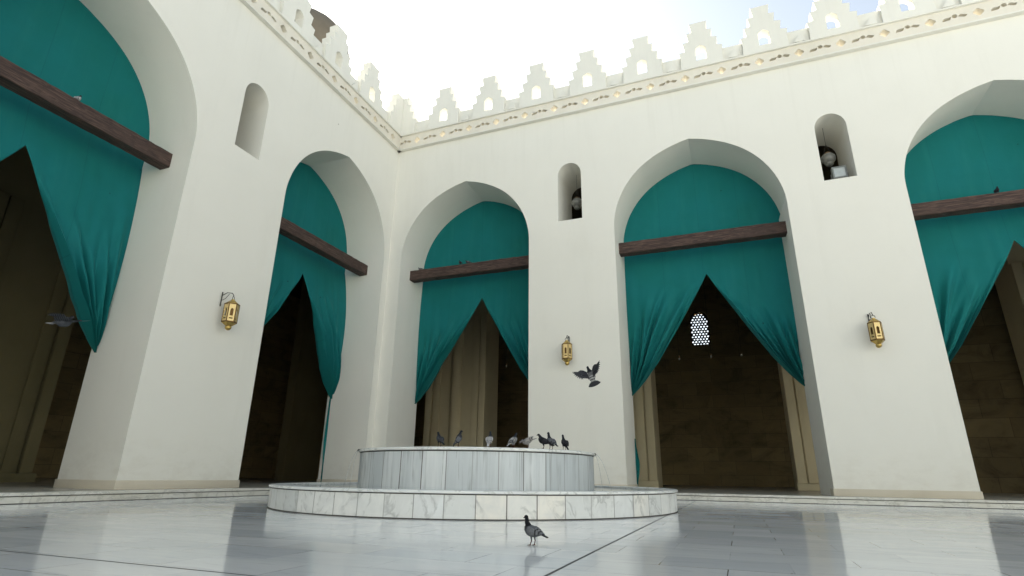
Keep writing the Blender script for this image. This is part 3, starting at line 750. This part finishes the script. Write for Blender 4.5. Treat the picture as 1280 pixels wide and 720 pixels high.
bm = bmesh.new(); lathe(bm, [(R2 + 0.008, 0.921), (R2 + 0.032, 0.928), (R2 + 0.036, 0.948), (R2 + 0.026, 0.968), (R2, 0.975), (R2 - 0.24, 0.975), (R2 - 0.25, 0.967), (R2 - 0.25, 0.921)], 128, close=True); link('upper_coping', bm, M['coping'], ft, 50)
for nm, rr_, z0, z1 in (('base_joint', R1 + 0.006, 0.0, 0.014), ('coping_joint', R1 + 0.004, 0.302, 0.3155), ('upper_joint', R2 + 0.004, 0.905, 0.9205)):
    bm = bmesh.new(); lathe(bm, [(rr_, z0 + 0.001), (rr_, z1), (rr_ - 0.03, z1), (rr_ - 0.03, z0 + 0.001)], 128, close=True); link(nm, bm, M['grout_gap'], ft, 30)  # foot ring is a filled joint; rings below the copings paint the dark gap
def ring_disc(r0, r1, z):
    bm = bmesh.new(); seg = 96
    a = [bm.verts.new((r0 * math.cos(2 * PI * k / seg), r0 * math.sin(2 * PI * k / seg), z)) for k in range(seg)] if r0 > 0 else None
    b = [bm.verts.new((r1 * math.cos(2 * PI * k / seg), r1 * math.sin(2 * PI * k / seg), z)) for k in range(seg)]
    if a:
        for k in range(seg): bm.faces.new((a[k], b[k], b[(k + 1) % seg], a[(k + 1) % seg]))
    else: bm.faces.new(b)
    bmesh.ops.recalc_face_normals(bm, faces=bm.faces)
    return bm
link('lower_water', ring_disc(R2 + 0.002, R1 - 0.252, 0.325), M['water'], ft)
link('upper_water', ring_disc(0, R2 - 0.222, 0.945), M['water'], ft)
CAZ = math.atan2(-17.14 - FY, 12.05 - FX)       # direction from the fountain to the courtyard's open side
for da, reach in ((-1.41, 0.10), (-1.35, 0.20), (1.41, 0.28), (1.47, 0.13)):
    a = CAZ + da
    sp = bmesh.new(); x0, z0 = R2 + 0.036, 0.952
    pts = []
    for i in range(15):
        t = i / 14; pts.append(((x0 + reach * t) * math.cos(a), (x0 + reach * t) * math.sin(a), z0 + 0.03 * t - 0.655 * t * t))
    tube(sp, pts, [0.0055 - 0.0015 * i / 14 for i in range(15)], 6)
    link('water_jet', sp, M['jet'], ft, 60)
    b2 = bmesh.new(); tube(b2, [((R2 - 0.10) * math.cos(a), (R2 - 0.10) * math.sin(a), 0.985), ((R2 + 0.045) * math.cos(a), (R2 + 0.045) * math.sin(a), 0.968), ((R2 + 0.055) * math.cos(a), (R2 + 0.055) * math.sin(a), 0.945)], 0.012, 8)
    link('spout', b2, M['iron'], ft, 60)

# ------------------------------------------------------------------ minaret beyond the left wall
mz = 44.3
mn = empty('minaret', (-28.0, 20.55, 0)); tag(mn, 'brown domed minaret top rising behind the battlements of the left wall', 'minaret')
bm = bmesh.new(); box(bm, -6, 6, -6, 6, 0, 18); link('base', bm, M['minaret'], mn)
bm = bmesh.new(); lathe(bm, [(4.4, 18), (4.3, 30), (4.8, 30.3), (4.8, 31), (4.0, 31.3), (3.9, 38), (4.5, 38.5), (4.6, 39.4), (3.9, 39.6)], 8); link('shaft', bm, M['minaret'], mn)
bm = bmesh.new(); seg = 96; rings = []
RD = 4.65
prof = [(0.80, -5.0), (0.88, -3.6), (0.97, -1.8), (1.0, 0), (0.985, 1.0), (0.93, 2.0), (0.84, 2.9), (0.70, 3.7), (0.52, 4.35), (0.3, 4.8), (0.12, 4.97), (0.02, 5.0)]
for f_, z in prof:
    rings.append([bm.verts.new(((RD * f_ * (1 + 0.018 * abs(math.sin(k * PI * 12 / seg)))) * math.cos(2 * PI * k / seg), (RD * f_ * (1 + 0.018 * abs(math.sin(k * PI * 12 / seg)))) * math.sin(2 * PI * k / seg), mz + 0.25 + z * RD / 5.0)) for k in range(seg)])
for a, b in zip(rings, rings[1:]):
    for k in range(seg): bm.faces.new((a[k], a[(k + 1) % seg], b[(k + 1) % seg], b[k]))
bm.faces.new(rings[-1]); bmesh.ops.recalc_face_normals(bm, faces=bm.faces)
link('dome', bm, M['minaret'], mn, 60)

# ------------------------------------------------------------------ pigeons
GREY = (0.13, 0.135, 0.148); DARK = (0.022, 0.025, 0.03); PALE = (0.42, 0.41, 0.40); WHITE = (0.62, 0.61, 0.58); LEG = (0.07, 0.028, 0.026)
def remeshed(bm, voxel):
    me = bpy.data.meshes.new('t'); bm.to_mesh(me); bm.free(); ob = bpy.data.objects.new('t', me); COL.objects.link(ob)
    md = ob.modifiers.new('r', 'REMESH'); md.mode = 'VOXEL'; md.voxel_size = voxel
    ms = ob.modifiers.new('s', 'SMOOTH'); ms.factor = 0.5; ms.iterations = 2
    dg = bpy.context.evaluated_depsgraph_get(); out = bpy.data.meshes.new_from_object(ob.evaluated_get(dg))
    bpy.data.objects.remove(ob); bpy.data.meshes.remove(me); return out
def ellipsoid(bm, c, r, rot=(0, 0, 0)):
    res = bmesh.ops.create_uvsphere(bm, u_segments=20, v_segments=12, radius=1.0)
    m = Matrix.Translation(c) @ Euler(rot).to_matrix().to_4x4() @ Matrix.Diagonal((*r, 1))
    bmesh.ops.transform(bm, matrix=m, verts=res['verts'])
def pigeon(name, label, loc, yaw, pitch=0.0, neck=1.0, head_turn=0.0, body=GREY, wing=GREY, neckc=DARK, tail=DARK, group=None, legs=True, fan=0.0, scale=1.0, wing_lift=0.0, squat=0.0):
    """faces +x; pitch lifts the chest; neck 1 = stretched up, 0 = drawn in, -1 = bent down"""
    bm = bmesh.new(); hz = 0.135 - squat
    P = Matrix.Rotation(-pitch, 4, 'Y')
    def B(v): return Vector((0, 0, hz)) + P.to_3x3() @ Vector(v)
    pts = [(-0.115, 0, 0.006), (-0.085, 0, 0.006), (-0.045, 0, 0.002), (0.0, 0, 0.0), (0.04, 0, 0.003), (0.075, 0, 0.018), (0.095, 0, 0.035)]
    rr = [(0.012, 0.010), (0.030, 0.025), (0.047, 0.043), (0.056, 0.055), (0.056, 0.057), (0.045, 0.046), (0.026, 0.028)]
    tube(bm, [B(p) for p in pts], rr, 20)
    ellipsoid(bm, B((0.035, 0, 0.0)), (0.066, 0.055, 0.056), (0, -pitch - 0.25, 0))
    # neck and head
    nb_ = B((0.062, 0, 0.022))
    if neck >= 0: hd = nb_ + Vector((0.028 + 0.02 * (1 - neck), 0, 0.045 + 0.055 * neck)); mid = nb_ + Vector((0.022, 0, 0.028 + 0.02 * neck))
    else: hd = nb_ + Vector((0.075, 0, 0.04 + 0.10 * neck)); mid = nb_ + Vector((0.045, 0, 0.012))
    tube(bm, [nb_ - Vector((0.015, 0, 0.012)), mid, hd], [0.037, 0.0255, 0.019], 16)
    ellipsoid(bm, hd + Vector((0.006, 0, 0.004)), (0.024, 0.0185, 0.0195))
    bd = Vector((math.cos(head_turn), math.sin(head_turn), -0.15 if neck >= 0 else -0.7)).normalized()
    tube(bm, [hd + bd * 0.018, hd + bd * 0.034, hd + bd * 0.048 + Vector((0, 0, -0.004))], [0.0085, 0.006, 0.0028], 8)
    # folded wings
    for s_ in (-1, 1):
        w = [B((0.055, s_ * 0.046, 0.012)), B((0.02, s_ * 0.058, 0.010 + wing_lift * .3)), B((-0.03, s_ * 0.054, 0.006 + wing_lift * .6)), B((-0.085, s_ * 0.032, 0.006 + wing_lift)), B((-0.135, s_ * 0.012, 0.006 + wing_lift * 1.2))]
        tube(bm, w, [(0.011, 0.026), (0.014, 0.041), (0.013, 0.038), (0.009, 0.022), (0.004, 0.008)], 14)
    # tail
    if fan > 0:
        for k in range(-5, 6):
            a = k * 0.14 * fan
            tube(bm, [B((-0.08, 0, 0.0)), B((-0.08 - 0.09 * math.cos(a), 0.09 * math.sin(a) * 1.3, -0.006)), B((-0.08 - 0.125 * math.cos(a), 0.125 * math.sin(a) * 1.3, -0.010))], [(0.010, 0.006), (0.018, 0.005), (0.014, 0.004)], 8)
    else:
        tube(bm, [B((-0.09, 0, 0.0)), B((-0.15, 0, -0.004)), B((-0.185, 0, -0.008))], [(0.022, 0.010), (0.026, 0.007), (0.024, 0.005)], 12)
    if legs:
        for s_ in (-1, 1):
            hip = B((0.0, s_ * 0.026, -0.035)); ft_ = Vector((0.012 + 0.012 * s_, s_ * 0.024, 0.006))
            kn = Vector((hip.x * 0.5 + ft_.x * 0.5 - 0.012, s_ * 0.026, hz * 0.36))
            tube(bm, [hip, kn, ft_], [0.016, 0.0062, 0.0055], 8)
            for a in (-0.5, 0, 0.5): tube(bm, [ft_, ft_ + Vector((0.032 * math.cos(a), 0.032 * math.sin(a), -0.003))], [0.005, 0.0035], 6)
            tube(bm, [ft_, ft_ + Vector((-0.018, 0, -0.003))], [0.005, 0.0035], 6)
    else:
        for s_ in (-1, 1): ellipsoid(bm, B((-0.03, s_ * 0.015, -0.045)), (0.022, 0.008, 0.008))
    me = remeshed(bm, 0.0042)
    for p in me.polygons: p.use_smooth = True
    att = me.color_attributes.new('plumage', 'FLOAT_COLOR', 'POINT'); Pi = P.to_3x3().inverted()
    for i, v in enumerate(me.vertices):
        q = Pi @ (v.co - Vector((0, 0, hz)))
        c = Vector(body)
        d_h = (v.co - hd).length; dn = min(d_h, (v.co - mid).length, (v.co - nb_).length * 1.15)
        k = max(0.0, min(1.0, (0.066 - dn) / 0.02)); c = c.lerp(Vector(neckc), k)
        if abs(q.y) > 0.036 and q.x < 0.045 or (q.x < -0.03 and q.z > 0.012):
            c = Vector(wing)
            if -0.062 < q.x < -0.048 or -0.100 < q.x < -0.084: c = Vector(wing) * 0.22
        if q.x < -0.125: c = Vector(tail)
        if legs and v.co.z < hz * 0.42 and abs(v.co.y) < 0.07 and -0.06 < v.co.x < 0.07 and q.z < -0.05: c = Vector(LEG)
        if ((v.co - hd) - bd * 0.04).length < 0.016: c = Vector((0.04, 0.035, 0.035))
        att.data[i].color = (*c, 1)
    me.materials.append(M['feathers'])
    r = empty(name, loc, yaw); r.scale = (scale,) * 3
    o = bpy.data.objects.new('body', me); COL.objects.link(o); o.parent = r
    # eyes
    for s_ in (-1, 1):
        b = bmesh.new(); bmesh.ops.create_icosphere(b, subdivisions=1, radius=0.0028)
        e = link('eye', b, m_eye(), o); e.location = hd + Vector((0.014 * math.cos(head_turn), s_ * 0.0185 , 0.006))
    tag(r, label, 'pigeon', group); return r, hz
_eye = []
def m_eye():
    if not _eye: _eye.append(m_simple('pigeon_eye', (0.12, 0.03, 0.008), 0.3))
    return _eye[0]
def wing_mesh(side, span=0.30, chord=0.13, sweep=0.06, n=8):
    """outstretched wing with separate primaries, root at the origin, reaching along +y*side"""
    bm = bmesh.new()
    lead = [(0.045, 0.0), (0.065, 0.07), (0.06, 0.13), (0.035, 0.19)]
    def slab(pts, t0=0.004):
        a = [bm.verts.new((x, y * side, z + t0)) for x, y, z in pts]; b = [bm.verts.new((x, y * side, z - t0)) for x, y, z in pts]
        bm.faces.new(a); bm.faces.new(b[::-1])
        for k in range(len(pts)): bm.faces.new((a[k], b[k], b[(k + 1) % len(pts)], a[(k + 1) % len(pts)]))
    slab([(0.045, 0, 0), (0.066, 0.06, 0.012), (0.064, 0.12, 0.016), (0.040, 0.17, 0.012), (-0.02, 0.165, 0.006), (-0.045, 0.11, 0.006), (-0.05, 0.05, 0.004), (-0.045, 0, 0)], 0.0055)
    for k in range(7):                                       # secondaries
        y0 = 0.005 + k * 0.022
        slab([(-0.035, y0, 0.0), (-0.035, y0 + 0.022, 0.001), (-0.092 + 0.001 * k, y0 + 0.026, -0.006), (-0.100 + 0.001 * k, y0 + 0.014, -0.007), (-0.092, y0 + 0.002, -0.006)], 0.002)
    for k in range(n):                                       # primaries
        a = math.radians(4 + (n - 1 - k) * 10.5); L = 0.115 + 0.055 * math.sin(PI * (k + 1.5) / (n + 2))
        bx, by = 0.030 - 0.012 * (n - 1 - k) * 0.55, 0.155 + 0.0015 * k
        dx, dy = -math.sin(a), math.cos(a); px, py = dy, -dx; w = 0.011
        slab([(bx + px * w * .7, by + py * w * .7, 0.006), (bx + dx * L * .6 + px * w, by + dy * L * .6 + py * w, 0.010), (bx + dx * L, by + dy * L, 0.016), (bx + dx * L * .6 - px * w, by + dy * L * .6 - py * w, 0.008), (bx - px * w * .7, by - py * w * .7, 0.004)], 0.0018)
    bmesh.ops.recalc_face_normals(bm, faces=bm.faces)
    return bm
GR = 'pigeons on the upper rim of the fountain'
pigeon('pigeon', 'grey pigeon with black neck standing alone on the marble floor before the fountain', (10.38, -12.37, 0.0), math.radians(180 - 22 + 8), pitch=0.22, neck=1.0, neckc=(0.012, 0.014, 0.016), body=(0.10, 0.105, 0.115), wing=(0.15, 0.155, 0.165), scale=0.80)
RIM = 0.975
rim = [((7.59, -8.96), 150, 0.55, 0.55, dict(body=DARK, wing=(0.06, 0.062, 0.07)), 'small black pigeon on the fountain rim, the first from the left'),
       ((7.88, -8.89), 35, 0.95, 0.8, dict(body=(0.05, 0.05, 0.055), wing=(0.12, 0.125, 0.14)), 'slim dark pigeon standing tall on the fountain rim, the second from the left'),
       ((8.35, -8.70), 100, 0.7, 0.8, dict(body=(0.30, 0.30, 0.30), wing=(0.36, 0.36, 0.36), tail=(0.40, 0.40, 0.40)), 'pigeon with its pale grey back turned, on the rim before the dark arch'),
       ((8.67, -8.48), 60, 0.6, 0.6, dict(body=(0.34, 0.34, 0.33), wing=(0.20, 0.20, 0.20), tail=(0.30, 0.30, 0.30)), 'pigeon with whitish wings and dark head on the rim, fourth from the left'),
       ((8.86, -8.30), 195, -0.35, -0.6, dict(body=(0.24, 0.23, 0.22), wing=(0.27, 0.26, 0.25), neckc=(0.16, 0.15, 0.15), tail=(0.22, 0.21, 0.20), wing_lift=0.035), 'light brown pigeon bending low with its tail raised on the fountain rim'),
       ((9.06, -8.06), 215, 0.35, 0.3, dict(body=(0.015, 0.016, 0.018), wing=(0.03, 0.03, 0.035), fan=0.8), 'black pigeon with fanned tail, left one of the close pair on the rim'),
       ((9.15, -7.93), 150, 0.45, 1.0, dict(body=(0.10, 0.105, 0.115), wing=(0.14, 0.145, 0.16)), 'grey winged pigeon, right one of the close pair on the rim'),
       ((9.29, -7.62), 140, 0.75, 1.0, dict(body=(0.02, 0.021, 0.024), wing=(0.03, 0.031, 0.035), wing_lift=0.03), 'black pigeon nearest the right end of the fountain rim')]
for (x, y), yaw, pt, nk, kw, lab in rim:
    pigeon('pigeon', lab, (x, y, RIM), math.radians(yaw), pitch=pt, neck=nk, group=GR, scale=0.94 if 'pair' in lab else 0.84, **kw)
BT = 8.09 + 0.20
GB = 'pigeons on the wooden beams'
for loc, yaw, pt, nk, kw, lab in (((-0.86, -11.1, BT), 120, 0.6, 0.7, dict(body=(0.30, 0.30, 0.30), wing=(0.45, 0.45, 0.45)), 'white winged pigeon with dark head on the beam of the big left arch'),
                              ((2.74, 0.82, BT), 150, 0.5, 0.5, dict(body=DARK, wing=(0.05, 0.05, 0.055)), 'dark pigeon on the corner arch beam, left one of the pair at its middle'),
                              ((3.08, 0.82, BT), 200, 0.1, 0.0, dict(body=(0.06, 0.06, 0.065), wing=(0.10, 0.10, 0.11), squat=0.03), 'dark crouching pigeon on the corner arch beam, right one of the pair at its middle'),
                              ((0.95, 0.86, BT), 185, 0.0, 0.1, dict(body=(0.2, 0.2, 0.2), wing=(0.14, 0.14, 0.15), squat=0.04), 'grey pigeon crouching at the left end of the corner arch beam'),
                              ((19.69, 0.84, BT), 30, 0.85, 0.7, dict(body=DARK, wing=(0.025, 0.025, 0.03)), 'black pigeon on the beam of the arch at the right edge')):
    pigeon('pigeon', lab, loc, math.radians(yaw), pitch=pt, neck=nk, group=GB, scale=0.85, **kw)

def flying(label, loc, basis, kw, wings):
    """basis: (forward, left) directions in the world; wings: rotation of each wing about the body axis and about up"""
    r, hz = pigeon('pigeon', label, (0, 0, 0), 0, neck=0.15, legs=False, **kw)
    fwd = Vector(basis[0]).normalized(); lf = Vector(basis[1]); up = fwd.cross(lf).normalized(); lf = up.cross(fwd)
    mw = Matrix((fwd, lf, up)).transposed().to_4x4()
    r.rotation_euler = mw.to_euler(); r.location = Vector(loc)
    for side, (lift, sw) in zip((1, -1), wings):
        w = link('wing', wing_mesh(side), M['wing_dark'], r)
        w.location = (0.035, side * 0.040, hz + 0.025)
        w.rotation_euler = Euler((side * lift, 0, side * sw), 'XYZ')
    return r
# seen from behind and below, climbing away: one wing up, one wing out to the left
f1 = flying('dark pigeon in flight with raised wings, below the gold lantern above the fountain', (10.03, -8.46, 2.01),
            (F_ * 0.70 + U_ * 0.62 - R_ * 0.18, -(R_ * 0.84 + U_ * 0.50)), dict(body=(0.14, 0.14, 0.14), wing=(0.34, 0.34, 0.33), tail=(0.035, 0.035, 0.04), fan=0.9, scale=1.0), ((0.80, 0.20), (0.85, 0.25)))
f2 = flying('grey pigeon gliding past the dark opening of the left edge arch', (3.42, -12.45, 2.36), ((0.80, 0.35, 0.02), (-0.35, 0.85, 0.1)), dict(body=(0.06, 0.065, 0.075), wing=(0.07, 0.075, 0.085), tail=(0.30, 0.30, 0.30), fan=0.5, scale=1.0), ((0.15, -0.3), (0.15, -0.5)))
